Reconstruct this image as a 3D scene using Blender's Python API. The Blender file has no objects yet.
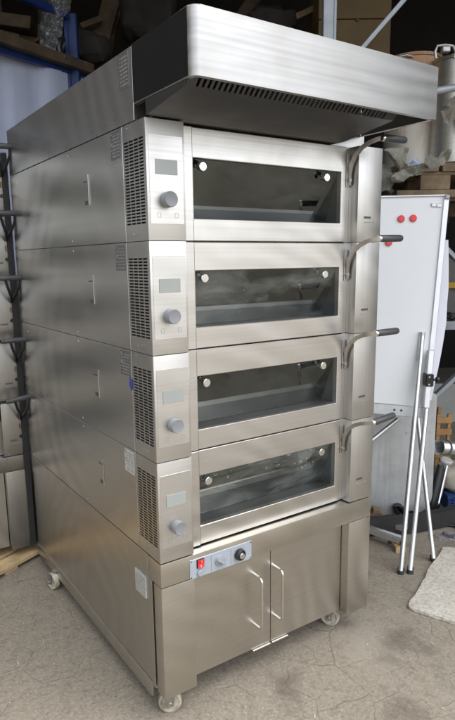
import bpy, bmesh, math, random
from mathutils import Vector, Matrix
random.seed(7)
S = bpy.context.scene
COL = S.collection

# ------------------------------------------------------------------ camera
YAW, PITCH, ROLL = 0.5943, 0.1886, -0.0134
F, PX, PY, IW, IH = 599.66, 224.08, 374.83, 455.0, 720.0
CAM = Vector((-0.8227, -1.5976, 1.562))
_cy, _sy, _cp, _sp = math.cos(YAW), math.sin(YAW), math.cos(PITCH), math.sin(PITCH)
FW = Vector((_sy*_cp, _cy*_cp, -_sp)); RT0 = Vector((_cy, -_sy, 0)); UP0 = RT0.cross(FW)
_cr, _sr = math.cos(ROLL), math.sin(ROLL)
RT = RT0*_cr + UP0*_sr; UP = -RT0*_sr + UP0*_cr
cd = bpy.data.cameras.new('camera'); cam = bpy.data.objects.new('camera', cd); COL.objects.link(cam)
cam.matrix_world = Matrix(((RT.x, UP.x, -FW.x, CAM.x), (RT.y, UP.y, -FW.y, CAM.y), (RT.z, UP.z, -FW.z, CAM.z), (0, 0, 0, 1)))
cd.sensor_fit = 'VERTICAL'; cd.sensor_height = 36.0; cd.lens = 36.0*F/IH
cd.shift_x = (IW/2-PX)/IH; cd.shift_y = (PY-IH/2)/IH
cd.clip_start = 0.05; cd.clip_end = 400
S.camera = cam

# ------------------------------------------------------------------ light
SUN_EL, SUN_AZ = math.radians(66), math.radians(135)      # azimuth measured clockwise from +Y (towards +X)
w = bpy.data.worlds.new('World'); S.world = w; w.use_nodes = True
nt = w.node_tree; bg = nt.nodes['Background']
sky = nt.nodes.new('ShaderNodeTexSky'); sky.sky_type = 'NISHITA'; sky.sun_disc = False
sky.sun_elevation = SUN_EL; sky.sun_rotation = SUN_AZ
sky.air_density = 1.0; sky.dust_density = 3.0; sky.ozone_density = 1.0
hs = nt.nodes.new('ShaderNodeHueSaturation'); hs.inputs['Saturation'].default_value = 0.32
nt.links.new(sky.outputs[0], hs.inputs['Color']); nt.links.new(hs.outputs[0], bg.inputs['Color'])
bg.inputs['Strength'].default_value = 0.15
sl = bpy.data.lights.new('sun', 'SUN'); sl.energy = 0.6; sl.angle = math.radians(90); sl.color = (1, .96, .9)
so = bpy.data.objects.new('sun', sl); COL.objects.link(so)
sdir = Vector((math.sin(SUN_AZ)*math.cos(SUN_EL), math.cos(SUN_AZ)*math.cos(SUN_EL), math.sin(SUN_EL)))
so.rotation_euler = (-sdir).to_track_quat('-Z', 'Y').to_euler(); so.location = (0, -6, 9)
S.view_settings.view_transform = 'Standard'; S.view_settings.look = 'None'
S.view_settings.exposure = 1.62; S.view_settings.gamma = 1; S.view_settings.use_curve_mapping = False
S.render.engine = 'CYCLES'
S.cycles.max_bounces = 8; S.cycles.glossy_bounces = 5; S.cycles.transparent_max_bounces = 12
S.cycles.sample_clamp_indirect = 6

# ------------------------------------------------------------------ materials
MATS = {}
class NT:
    def __init__(s, name):
        s.m = bpy.data.materials.new(name); s.m.use_nodes = True; s.t = s.m.node_tree
        s.b = s.t.nodes['Principled BSDF']; s.out = s.t.nodes['Material Output']; MATS[name] = s.m
    def n(s, typ, ins=None, **kw):
        o = s.t.nodes.new('ShaderNode'+typ)
        for k, v in kw.items(): setattr(o, k, v)
        for k, v in (ins or {}).items():
            if hasattr(v, 'is_output') or isinstance(v, bpy.types.NodeSocket): s.t.links.new(v, o.inputs[k])
            else: o.inputs[k].default_value = v
        return o
    def set(s, **kw):
        for k, v in kw.items():
            k = k.replace('_', ' ')
            if isinstance(v, bpy.types.NodeSocket): s.t.links.new(v, s.b.inputs[k])
            else: s.b.inputs[k].default_value = v
    def coord(s, scale=(1, 1, 1), loc=(0, 0, 0), rot=(0, 0, 0)):
        c = s.n('TexCoord')
        return s.n('Mapping', {'Vector': c.outputs['Object'], 'Scale': scale, 'Location': loc, 'Rotation': rot}).outputs[0]
    def noise(s, vec, scale, detail=4, rough=.55, dist=0):
        return s.n('TexNoise', {'Vector': vec, 'Scale': scale, 'Detail': detail, 'Roughness': rough, 'Distortion': dist}).outputs['Fac']
    def rng(s, v, a, b, c=0, d=1):
        o = s.n('MapRange', {'Value': v, 'From Min': a, 'From Max': b, 'To Min': c, 'To Max': d}); o.clamp = True
        return o.outputs[0]
    def mix(s, f, a, b, blend='MIX'):
        o = s.n('Mix', data_type='RGBA', blend_type=blend)
        for i, v in ((0, f), (6, a), (7, b)):
            if isinstance(v, bpy.types.NodeSocket): s.t.links.new(v, o.inputs[i])
            else: o.inputs[i].default_value = v if i == 0 else (tuple(v)+(1,) if len(v) == 3 else v)
        return o.outputs[2]
    def math(s, op, a, b=0, c=0):
        o = s.n('Math', operation=op)
        for i, v in enumerate((a, b, c)):
            if isinstance(v, bpy.types.NodeSocket): s.t.links.new(v, o.inputs[i])
            else: o.inputs[i].default_value = v
        return o.outputs[0]
    def bump(s, h, st, dist=.01):
        s.t.links.new(s.n('Bump', {'Height': h, 'Strength': st, 'Distance': dist}).outputs[0], s.b.inputs['Normal'])

def steel(name, col=(.60, .58, .55), rough=.3, brush=(3, 3, 260), swirl=.5, centre=(0, 0, 0), stretch=(1, 1, 1), grime=.25, fine=True):
    k = NT(name)
    br = k.noise(k.coord(brush), 1.0, 0, .5)
    warp = k.n('TexNoise', {'Vector': k.coord(stretch, centre), 'Scale': 2.4, 'Detail': 2.0}).outputs['Color']
    wv_ = k.n('VectorMath', {0: k.coord(stretch, centre), 1: k.n('VectorMath', {0: warp, 'Scale': .22}, operation='SCALE').outputs[0]}, operation='ADD').outputs[0]
    wv = k.n('TexWave', {'Vector': wv_, 'Scale': 3.6, 'Distortion': 1.6, 'Detail': .5, 'Detail Scale': 1.0, 'Detail Roughness': .5}, wave_type='RINGS', rings_direction='SPHERICAL').outputs['Fac']
    mask = k.rng(k.noise(k.coord(), 1.6, 1), .36, .66)
    sw = k.math('MULTIPLY', k.math('MULTIPLY', k.math('SUBTRACT', wv, .5), mask), swirl)      # about -.5 .. .5
    cloud = k.noise(k.coord((1, 1, 1)), 2.6, 4, .55)
    fingers = k.noise(k.coord((1, 1, .45)), 11, 4, .6, .8)
    r = k.math('ADD', k.rng(br, .2, .8, rough-.02, rough+.025), k.math('MULTIPLY', sw, .16 if fine else .06))
    r = k.math('ADD', r, k.rng(cloud, .3, .7, -.06, .08) if fine else k.rng(cloud, .25, .75, -.012, .02))
    if fine: r = k.math('ADD', r, k.rng(fingers, .42, .8, 0, .04))
    c = k.mix(k.rng(br, .2, .8, 0, 1.0 if fine else .25), col, tuple(x*.90 for x in col))
    c = k.mix(k.rng(cloud, .42, .75, 0, grime), c, (col[0]*.74, col[1]*.71, col[2]*.66))
    if fine: c = k.mix(k.rng(fingers, .45, .85, 0, grime*.7), c, (col[0]*.80, col[1]*.78, col[2]*.75))
    scr = k.math('MULTIPLY', k.rng(k.noise(k.coord(tuple(x*.9+(4 if x < 10 else 0) for x in brush)), 1.0, 1, .5), .70, .78), k.rng(k.noise(k.coord(), 4, 2), .48, .6))
    if fine: c = k.mix(k.math('MULTIPLY', scr, .2), c, tuple(min(1, x*1.35) for x in col))
    g_ = k.math('ADD', 1.0, k.math('MULTIPLY', sw, .32))
    c = k.n('VectorMath', {0: c, 'Scale': g_}, operation='SCALE').outputs[0]
    k.set(Base_Color=c, Metallic=1.0, Roughness=r)
    return k.m
BR_X, BR_Y, BR_V = (1.0, 1.0, 130), (.8, .8, 45), (130, 130, 1.0)
steel('steel_front', (.68, .672, .655), .37, BR_X, .4)
steel('steel_door', (.64, .625, .60), .35, BR_X, .5)
steel('steel_post', (.63, .622, .605), .37, BR_V, .3)
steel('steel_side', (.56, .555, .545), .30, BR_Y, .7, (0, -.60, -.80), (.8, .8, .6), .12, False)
steel('steel_stand', (.58, .552, .50), .35, BR_X, .35, (0, 0, 0), (1, 1, 1), .4)
steel('steel_canopy', (.475, .473, .466), .46, BR_X, .65, (-.80, .2, -1.95), (.8, 1, 1.7), .12)
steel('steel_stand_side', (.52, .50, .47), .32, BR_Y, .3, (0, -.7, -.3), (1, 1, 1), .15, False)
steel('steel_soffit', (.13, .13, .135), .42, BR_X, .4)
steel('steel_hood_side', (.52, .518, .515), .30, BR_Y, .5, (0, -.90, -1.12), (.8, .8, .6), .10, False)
steel('steel_bar', (.50, .475, .44), .30, (60, 60, 60), .0)
steel('steel_bright', (.75, .74, .72), .22, (60, 60, 60), .0, grime=.1)
steel('steel_dark', (.42, .415, .40), .30, BR_V, .3)
steel('steel_inner', (.36, .36, .355), .35, BR_X, .3)
steel('steel_pot', (.55, .54, .50), .30, (2, 2, 120), .3, grime=.6)

def plain(name, col, rough=.5, metal=0.0, var=.25, scale=12, bump=0.0, spec=None, dark=None):
    k = NT(name)
    nz = k.noise(k.coord(), scale, 5, .6)
    c = k.mix(k.rng(nz, .3, .7), tuple(x*(1-var) for x in col), tuple(min(1, x*(1+var*.6)) for x in col))
    if dark is not None:
        c = k.mix(k.rng(k.noise(k.coord(), scale*.35, 4), .52, .7), c, dark)
    k.set(Base_Color=c, Roughness=rough, Metallic=metal)
    if spec is not None: k.b.inputs['Specular IOR Level'].default_value = spec
    if bump: k.bump(nz, bump, .01)
    return k.m
plain('black_film', (.008, .008, .009), .30, 0, .3, 5, spec=.2)
plain('vent_dark', (.008, .008, .008), .8)
plain('chamber', (.03, .03, .029), .6, 0, .4, 9)
plain('stone_deck', (.17, .17, .16), .85, 0, .3, 14, .2)
plain('display', (.315, .34, .325), .12, 0, .06, 6)
plain('knob_grey', (.215, .225, .24), .35, 0, .1, 20)
plain('grip', (.055, .057, .062), .42, 0, .2, 30)
plain('label_paper', (.46, .47, .45), .5, 0, .2, 60)
plain('label_faded', (.20, .20, .205), .4, .6, .2, 60)
plain('print_dark', (.07, .07, .07), .5)
plain('print_grey', (.26, .26, .25), .5)
plain('icon_mark', (.42, .41, .39), .4, .6)
plain('blue_tape', (.05, .06, .30), .4, 0, .4, 60)
plain('strip_blue', (.42, .47, .53), .3, .3, .08, 20)
plain('red_plastic', (.62, .025, .02), .3, 0, .15, 30)
plain('grey_plastic', (.30, .32, .35), .35, 0, .1, 30)
plain('black_plastic', (.012, .013, .014), .35, 0, .2, 30)
plain('wheel_nylon', (.52, .48, .38), .55, 0, .4, 45, .2, dark=(.20, .17, .125))
plain('zinc', (.42, .41, .39), .4, .9, .2, 30)
plain('rubber', (.02, .02, .02), .7, 0, .2, 30)
plain('rack_grey', (.36, .39, .42), .45, .3, .15, 10)
plain('rack_blue', (.006, .024, .12), .45, 0, .3, 8)
plain('wood_dark', (.07, .048, .028), .8, 0, .5, 9, .3)
plain('wood_pallet', (.21, .15, .09), .8, 0, .4, 12, .3, dark=(.12, .085, .05))
plain('wood_pine', (.55, .40, .22), .7, 0, .3, 10, .2)
plain('wood_orange', (.42, .23, .09), .7, 0, .3, 12, .2)
plain('tarp', (.40, .44, .57), .6, 0, .10, 3)
plain('cabinet_ochre', (.13, .085, .028), .6, 0, .25, 4)
plain('board_white', (.66, .68, .69), .22, 0, .02, 3)
plain('board_frame', (.70, .71, .73), .35, .4, .08, 12)
plain('alu', (.72, .72, .72), .33, .85, .12, 20)
plain('paper_white', (.72, .72, .80), .8, 0, .04, 4)
def mat_galv():
    k = NT('galv')
    raw = k.coord()
    st = k.noise(k.coord((40, 40, 2.5)), 1.0, 3, .6); bl = k.noise(raw, 5, 5, .65)
    c = k.mix(k.rng(bl, .3, .7), (.38, .395, .40), (.56, .575, .58))
    c = k.mix(k.rng(st, .4, .75, 0, .55), c, (.33, .335, .33))
    c = k.mix(k.rng(k.noise(raw, 16, 3, .7), .66, .74, 0, .7), c, (.17, .15, .12))
    c = k.mix(k.rng(k.noise(raw, 8, 3, .6), .66, .76, 0, .6), c, (.34, .24, .14))
    k.set(Base_Color=c, Metallic=.45, Roughness=k.rng(bl, .3, .7, .38, .6)); return k.m
mat_galv()
plain('felt', (.27, .262, .22), .9, 0, .4, 20, .5, dark=(.16, .155, .13))
plain('paper_blue', (.45, .52, .62), .7)
plain('sack', (.40, .37, .30), .85, 0, .3, 9, .3)
plain('crate_blue', (.02, .05, .16), .5, 0, .3, 20)
def mat_rust():
    k = NT('rust_pot')
    v = k.coord((1, 1, .35)); z = k.n('SeparateXYZ', {0: k.coord()}).outputs[2]
    st = k.math('ADD', k.noise(v, 9, 5, .65), k.math('MULTIPLY', z, .45))
    m = k.rng(st, .62, .78)
    c = k.mix(k.noise(v, 5, 4), (.36, .33, .28), (.50, .48, .43))
    c = k.mix(m, c, k.mix(k.noise(v, 14, 4), (.26, .12, .05), (.40, .24, .12)))
    k.set(Base_Color=c, Metallic=k.rng(m, 0, 1, .6, .1), Roughness=.5); return k.m
mat_rust()
plain('duct_silver', (.62, .63, .63), .3, .8, .2, 25)
plain('yellow_beam', (.55, .32, .02), .5, 0, .15, 8)
plain('brass', (.28, .19, .06), .4, .7)
plain('grey_panel', (.17, .165, .155), .8, 0, .2, 3)
plain('light_panel', (.42, .42, .40), .8, 0, .2, 3)
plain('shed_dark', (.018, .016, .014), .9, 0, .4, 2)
plain('left_block_wall', (.36, .35, .335), .85, 0, .4, 2)  # kept pale so the added left wall brightens the oven side's reflection
plain('cable_black', (.012, .012, .013), .4)
plain('chrome', (.75, .75, .76), .12, 1.0, .1, 20)
plain('dark_lump', (.02, .017, .015), .8, 0, .6, 6, .3)
plain('straw', (.55, .47, .33), .8, 0, .4, 60)

def mat_film():
    k = NT('plastic_film')
    nz = k.noise(k.coord(), 24, 5, .7, 1.5)
    tr = k.n('BsdfTransparent', {'Color': (.9, .92, .95, 1)})
    k.set(Base_Color=(.75, .78, .82, 1), Roughness=.12)
    f = k.rng(nz, .44, .66, .08, .45)
    mx = k.n('MixShader', {0: f, 1: tr.outputs[0], 2: k.b.outputs[0]})
    k.bump(nz, .8, .02)
    k.t.links.new(mx.outputs[0], k.out.inputs[0])
mat_film()

def mat_glass(name, amt, sp, lo):
    k = NT(name)
    tr = k.n('BsdfTransparent', {'Color': (.24, .27, .26, 1)})
    gl = k.n('BsdfGlossy', {'Color': (.85, .92, .90, 1), 'Roughness': .04})
    fr = k.n('Fresnel', {'IOR': 1.75})
    f = k.math('MINIMUM', k.math('MULTIPLY', fr.outputs[0], 1.6), 1.0)
    m1 = k.n('MixShader', {0: f, 1: tr.outputs[0], 2: gl.outputs[0]})
    df = k.n('BsdfDiffuse', {'Color': (.52, .55, .53, 1)})
    v = k.coord((1, 1, 2.4))
    smear = k.rng(k.noise(v, 4.2, 5, .6, .5), lo, .78, .0, amt)
    speck = k.rng(k.noise(k.coord(), 60, 3, .7), .64, .70, 0, sp)
    sm = k.rng(k.noise(k.coord(), 3.0, 2), .5, .62)
    fac = k.math('ADD', smear, k.math('MULTIPLY', speck, sm))
    m2 = k.n('MixShader', {0: fac, 1: m1.outputs[0], 2: df.outputs[0]})
    k.t.links.new(m2.outputs[0], k.out.inputs[0])
mat_glass('door_glass', .07, .15, .46)
mat_glass('dusty_glass', .34, .9, .43)

def mat_ground():
    k = NT('paver_ground')
    # hexagonal pavers, flat to flat .205 m, seen as worn broken joints
    raw = k.coord()
    wob = k.n('TexNoise', {'Vector': raw, 'Scale': 9.0, 'Detail': 4.0}).outputs['Color']
    sub = k.n('VectorMath', {0: wob, 1: (.5, .5, .5)}, operation='SUBTRACT').outputs[0]
    scl = k.n('VectorMath', {0: sub, 'Scale': .06}, operation='SCALE').outputs[0]
    add = k.n('VectorMath', {0: raw, 1: scl}, operation='ADD').outputs[0]
    mp = k.n('Mapping', {'Vector': add, 'Rotation': (0, 0, math.radians(-50)), 'Scale': (1/.205, 1/.205, 1)}).outputs[0]
    sx = k.n('SeparateXYZ', {0: mp})
    X, Y = sx.outputs[0], sx.outputs[1]
    def cell(off):
        ax = k.math('SUBTRACT', k.math('MODULO', k.math('ADD', X, 500+off*.5*1.7320508), 1.7320508), .8660254)
        ay = k.math('SUBTRACT', k.math('MODULO', k.math('ADD', Y, 500+off*.5), 1.0), .5)
        ax = k.math('ABSOLUTE', ax); ay = k.math('ABSOLUTE', ay)
        return k.math('MAXIMUM', ay, k.math('ADD', k.math('MULTIPLY', ay, .5), k.math('MULTIPLY', ax, .8660254)))
    d = k.math('MINIMUM', cell(0), cell(1))
    seam = k.rng(d, .484, .497)                      # 1 on the joint line
    vis = k.rng(k.noise(raw, 5.5, 4), .46, .62)
    seam = k.math('MULTIPLY', seam, vis)
    soft = k.math('MULTIPLY', k.rng(d, .42, .5), k.rng(k.noise(raw, 5, 3), .4, .65))
    crk = k.n('TexVoronoi', {'Vector': add, 'Scale': 2.3}, feature='DISTANCE_TO_EDGE').outputs['Distance']
    crack = k.math('MULTIPLY', k.rng(crk, 0.0, .012, 1, 0), k.rng(k.noise(raw, 2.1, 2), .5, .6))
    big = k.noise(raw, 1.1, 5, .6)
    mid = k.noise(raw, 9, 6, .7)
    fine = k.noise(raw, 130, 4, .7)
    c = k.mix(k.rng(big, .3, .7), (.24, .207, .160), (.335, .294, .232))
    c = k.mix(k.rng(mid, .3, .75, 0, .75), c, (.14, .125, .103))
    c = k.mix(k.rng(fine, .3, .7, 0, .85), c, (.31, .275, .22))
    c = k.mix(k.rng(k.noise(raw, 75, 3, .75), .5, .66, 0, .55), c, (.43, .385, .305))
    c = k.mix(k.rng(k.noise(k.coord((1, 1, 1), (3, 7, 0)), 62, 3, .75), .54, .68, 0, .6), c, (.12, .105, .085))
    gran = k.noise(raw, 260, 2, .6)
    c = k.mix(k.rng(gran, .56, .72, 0, .75), c, (.095, .083, .067))
    c = k.mix(k.rng(k.noise(raw, 26, 5, .75), .5, .72, 0, .6), c, (.125, .11, .09))
    c = k.mix(k.rng(k.noise(raw, 17, 5, .75, .6), .54, .74, 0, .7), c, (.315, .28, .225))
    c = k.mix(k.rng(k.noise(raw, 55, 3, .8), .62, .70, 0, .8), c, (.36, .33, .275))
    c = k.mix(k.rng(k.noise(raw, 70, 3, .8, .5), .64, .74, 0, .7), c, (.13, .11, .09))
    c = k.mix(k.rng(k.noise(raw, 3.1, 4), .60, .70, 0, .55), c, (.10, .085, .068))
    c = k.mix(k.rng(k.noise(raw, 1.7, 5, .65, .4), .52, .72, 0, .6), c, (.33, .30, .245))
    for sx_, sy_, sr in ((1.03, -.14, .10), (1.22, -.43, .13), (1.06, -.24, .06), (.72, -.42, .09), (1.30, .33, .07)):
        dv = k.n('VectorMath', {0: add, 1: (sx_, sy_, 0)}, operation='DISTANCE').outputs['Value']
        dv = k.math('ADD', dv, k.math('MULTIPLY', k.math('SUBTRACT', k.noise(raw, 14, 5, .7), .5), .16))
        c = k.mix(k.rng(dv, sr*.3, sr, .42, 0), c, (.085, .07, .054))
    c = k.mix(k.math('MULTIPLY', soft, .35), c, (.30, .275, .225))
    c = k.mix(k.math('MULTIPLY', seam, .34), c, (.075, .065, .052))
    c = k.mix(k.math('MULTIPLY', crack, .28), c, (.09, .075, .06))
    k.set(Base_Color=c, Roughness=.9)
    k.b.inputs['Specular IOR Level'].default_value = .25
    h = k.math('ADD', k.math('MULTIPLY', fine, .35), k.math('MULTIPLY', mid, .6))
    h = k.math('SUBTRACT', h, k.math('MULTIPLY', k.math('ADD', seam, crack), .5))
    k.bump(h, .7, .006)
mat_ground()

def mat_slab():
    k = NT('slab_concrete')
    raw = k.coord()
    big = k.noise(raw, 6, 5, .7); fine = k.noise(raw, 90, 4, .8)
    c = k.mix(k.rng(big, .3, .7), (.50, .47, .41), (.70, .67, .595))
    c = k.mix(k.rng(k.noise(raw, 55, 4, .8), .38, .54, .75, 0), c, (.33, .295, .24))
    k.set(Base_Color=c, Roughness=.95)
    k.bump(k.math('ADD', big, fine), .5, .008)
mat_slab()

def mat_board_marker():
    pass

# ------------------------------------------------------------------ mesh builder
class MB:
    def __init__(s, off=(0, 0, 0)):
        s.bm = bmesh.new(); s.mi = 0; s.off = Vector(off)
    def _v(s, p): return s.bm.verts.new(Vector(p)-s.off)
    def face(s, vs):
        try:
            f = s.bm.faces.new(vs); f.material_index = s.mi; return f
        except ValueError: return None
    def box(s, x0, x1, y0, y1, z0, z1, bev=0.0, seg=1):
        v = [s._v((x, y, z)) for z in (z0, z1) for x, y in ((x0, y0), (x1, y0), (x1, y1), (x0, y1))]
        fs = [(0, 3, 2, 1), (4, 5, 6, 7), (0, 1, 5, 4), (1, 2, 6, 5), (2, 3, 7, 6), (3, 0, 4, 7)]
        f = [s.face([v[i] for i in q]) for q in fs]
        if bev: s._bev(f, bev, seg)
        return s
    def _bev(s, faces, bev, seg=1):
        es = list({e for f in faces if f for e in f.edges})
        r = bmesh.ops.bevel(s.bm, geom=es, offset=bev, segments=seg, profile=.6, affect='EDGES', clamp_overlap=True)
        for f in r['faces']: f.material_index = s.mi
    def prism(s, poly, vec, bev=0.0):
        """closed polygon (3-D points) extruded by vec"""
        vec = Vector(vec); a = [s._v(p) for p in poly]; b = [s._v(Vector(p)+vec) for p in poly]
        n = len(poly); f = [s.face(a[::-1]), s.face(b)]
        for i in range(n): f.append(s.face([a[i], a[(i+1) % n], b[(i+1) % n], b[i]]))
        if bev: s._bev(f, bev)
        return s
    def bar(s, p0, p1, wa, wb, bev=0.0, up=(0, 0, 1)):
        """box bar from p0 to p1, section wa (sideways) x wb (along up)"""
        p0, p1 = Vector(p0), Vector(p1); d = (p1-p0).normalized(); up = Vector(up)
        if abs(d.dot(up)) > .97: up = Vector((0, 1, 0))
        a = d.cross(up).normalized(); b = a.cross(d).normalized()
        poly = [p0+a*(i*wa/2)+b*(j*wb/2) for i, j in ((-1, -1), (1, -1), (1, 1), (-1, 1))]
        return s.prism(poly, p1-p0, bev)
    def tube(s, pts, r, n=10, caps=True):
        pts = [Vector(p) for p in pts]; m = len(pts)
        rs = r if isinstance(r, (list, tuple)) else [r]*m
        rings = []; t0 = (pts[1]-pts[0]).normalized()
        ref = Vector((0, 0, 1)) if abs(t0.z) < .9 else Vector((1, 0, 0))
        a = t0.cross(ref).normalized()
        for i, p in enumerate(pts):
            t = (pts[min(i+1, m-1)]-pts[max(i-1, 0)]).normalized()
            a = (a-t*a.dot(t)).normalized(); b = t.cross(a)
            rings.append([s._v(p+(a*math.cos(2*math.pi*j/n)+b*math.sin(2*math.pi*j/n))*rs[i]) for j in range(n)])
        for i in range(m-1):
            for j in range(n): s.face([rings[i][j], rings[i][(j+1) % n], rings[i+1][(j+1) % n], rings[i+1][j]])
        if caps: s.face(rings[0][::-1]); s.face(rings[-1])
        return s
    def strap(s, pts, width_dir, wd, th):
        """flat strap of width wd along width_dir, thickness th"""
        pts = [Vector(p) for p in pts]; wdv = Vector(width_dir).normalized(); m = len(pts); rings = []
        for i, p in enumerate(pts):
            t = (pts[min(i+1, m-1)]-pts[max(i-1, 0)]).normalized(); nrm = t.cross(wdv).normalized()
            rings.append([s._v(p+wdv*(a*wd/2)+nrm*(b*th/2)) for a, b in ((-1, -1), (1, -1), (1, 1), (-1, 1))])
        for i in range(m-1):
            for j in range(4): s.face([rings[i][j], rings[i][(j+1) % 4], rings[i+1][(j+1) % 4], rings[i+1][j]])
        s.face(rings[0][::-1]); s.face(rings[-1]); return s
    def ring(s, x0, x1, z0, z1, a0, a1, c0, c1, y0, y1, bev=.0015):
        """rectangular frame in the XZ plane, from y0 (front) to y1"""
        O = [(x0, z0), (x1, z0), (x1, z1), (x0, z1)]; I = [(a0, c0), (a1, c0), (a1, c1), (a0, c1)]
        of = [s._v((x, y0, z)) for x, z in O]; inf = [s._v((x, y0, z)) for x, z in I]
        ob = [s._v((x, y1, z)) for x, z in O]; ib = [s._v((x, y1, z)) for x, z in I]
        es = []
        for i in range(4):
            j = (i+1) % 4
            s.face([of[i], of[j], inf[j], inf[i]]); s.face([ob[j], ob[i], ib[i], ib[j]])
            s.face([of[j], of[i], ob[i], ob[j]]); s.face([inf[i], inf[j], ib[j], ib[i]])
            for u, v in ((of[i], of[j]), (inf[i], inf[j]), (of[i], ob[i])): es.append(s.bm.edges.get((u, v)))
        if bev:
            r = bmesh.ops.bevel(s.bm, geom=[e for e in es if e], offset=bev, segments=1, affect='EDGES')
            for f in r['faces']: f.material_index = s.mi
        return s
    def plate(s, us, vs, hole, fn, thick):
        """perforated sheet: grid lines us x vs, hole(i,j) cells left open, fn(u,v)->point, extruded by thick"""
        g = {}
        def V(i, j, back):
            q = (i, j, back)
            if q not in g: g[q] = s._v(Vector(fn(us[i], vs[j]))+(Vector(thick) if back else Vector()))
            return g[q]
        nu, nv = len(us)-1, len(vs)-1
        solid = lambda i, j: 0 <= i < nu and 0 <= j < nv and not hole(i, j)
        for i in range(nu):
            for j in range(nv):
                if not solid(i, j): continue
                s.face([V(i, j, 0), V(i+1, j, 0), V(i+1, j+1, 0), V(i, j+1, 0)])
                for di, dj, a, b in ((-1, 0, (i, j), (i, j+1)), (1, 0, (i+1, j+1), (i+1, j)), (0, -1, (i+1, j), (i, j)), (0, 1, (i, j+1), (i+1, j+1))):
                    if not solid(i+di, j+dj):
                        s.face([V(*a, 0), V(*b, 0), V(*b, 1), V(*a, 1)])
        return s
    def lathe(s, prof, axis_o, axis=(0, 0, 1), n=24):
        """prof: (radius, height) along axis from axis_o"""
        o = Vector(axis_o); ax = Vector(axis).normalized()
        ref = Vector((1, 0, 0)) if abs(ax.x) < .9 else Vector((0, 1, 0))
        a = ax.cross(ref).normalized(); b = ax.cross(a); rings = []
        for r, h in prof:
            if r < 1e-6: rings.append([s._v(o+ax*h)])
            else: rings.append([s._v(o+ax*h+(a*math.cos(2*math.pi*j/n)+b*math.sin(2*math.pi*j/n))*r) for j in range(n)])
        for p, q in zip(rings, rings[1:]):
            for j in range(n):
                k = (j+1) % n
                if len(p) == 1 and len(q) == 1: continue
                if len(p) == 1: s.face([p[0], q[k], q[j]])
                elif len(q) == 1: s.face([p[j], p[k], q[0]])
                else: s.face([p[j], p[k], q[k], q[j]])
        return s
    def cyl(s, o, axis, r, h, n=24, bev=.001):
        return s.lathe([(0, 0), (r, 0), (r, h-bev), (r-bev, h), (0, h)], o, axis, n)
    def build(s, name, mats, parent=None, smooth=True, label=None, recalc=True):
        if recalc: bmesh.ops.recalc_face_normals(s.bm, faces=s.bm.faces)
        me = bpy.data.meshes.new(name); s.bm.to_mesh(me); s.bm.free()
        for m in ([mats] if isinstance(mats, str) else mats): me.materials.append(MATS[m])
        if smooth:
            for p in me.polygons: p.use_smooth = True
            me.set_sharp_from_angle(angle=math.radians(32))
        o = bpy.data.objects.new(name, me); COL.objects.link(o)
        if parent is not None: o.parent = parent
        if label: o['label'] = label
        return o

def tag(o, label=None, cat=None, group=None, kind=None):
    for k, v in (('label', label), ('category', cat), ('group', group), ('kind', kind)):
        if v: o[k] = v
    return o
def thing(name, label, cat, loc=(0, 0, 0), rz=0.0, group=None):
    o = bpy.data.objects.new(name, None); COL.objects.link(o); o.empty_display_size = .1
    o.location = loc; o.rotation_euler = (0, 0, rz)
    return tag(o, label, cat, group)

# background frame: a = metres to the right of the view axis, d = metres ahead on the ground, z up
G = Vector((_sy, _cy, 0)); RH = Vector((_cy, -_sy, 0))
def AD(u, v, d):
    r = RT*((u-PX)/F) - UP*((v-PY)/F) + FW
    t = d/r.dot(G)
    return t*r.dot(RH), CAM.z+t*r.z
def WP(a, d, z=0): return Vector((CAM.x, CAM.y, 0))+RH*a+G*d+Vector((0, 0, z))
def V3(u, v, d):
    a, z = AD(u, v, d); return Vector((a, d, z))
class BG:
    """a thing whose parts are written in (a, d, z) coordinates"""
    def __init__(s, name, label, cat, base, group=None):
        s.base = Vector(base); s.root = thing(name, label, cat, WP(*base), -YAW, group)
    def mb(s): return MB(s.base)
    def part(s, mb, name, mats, parent=None, **k): return mb.build(name, mats, parent or s.root, **k)
def single(name, mb, mats, base, label, cat, group=None, **k):
    o = mb.build(name, mats, None, **k); o.location = WP(*base); o.rotation_euler = (0, 0, -YAW)
    return tag(o, label, cat, group)

# ------------------------------------------------------------------ ground
g = MB(); R = 150
vs = [g._v((x, y, 0)) for x, y in ((-R, -R), (R, -R), (R, R), (-R, R))]; g.face(vs)
tag(g.build('ground', 'paver_ground'), kind='structure')

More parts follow.
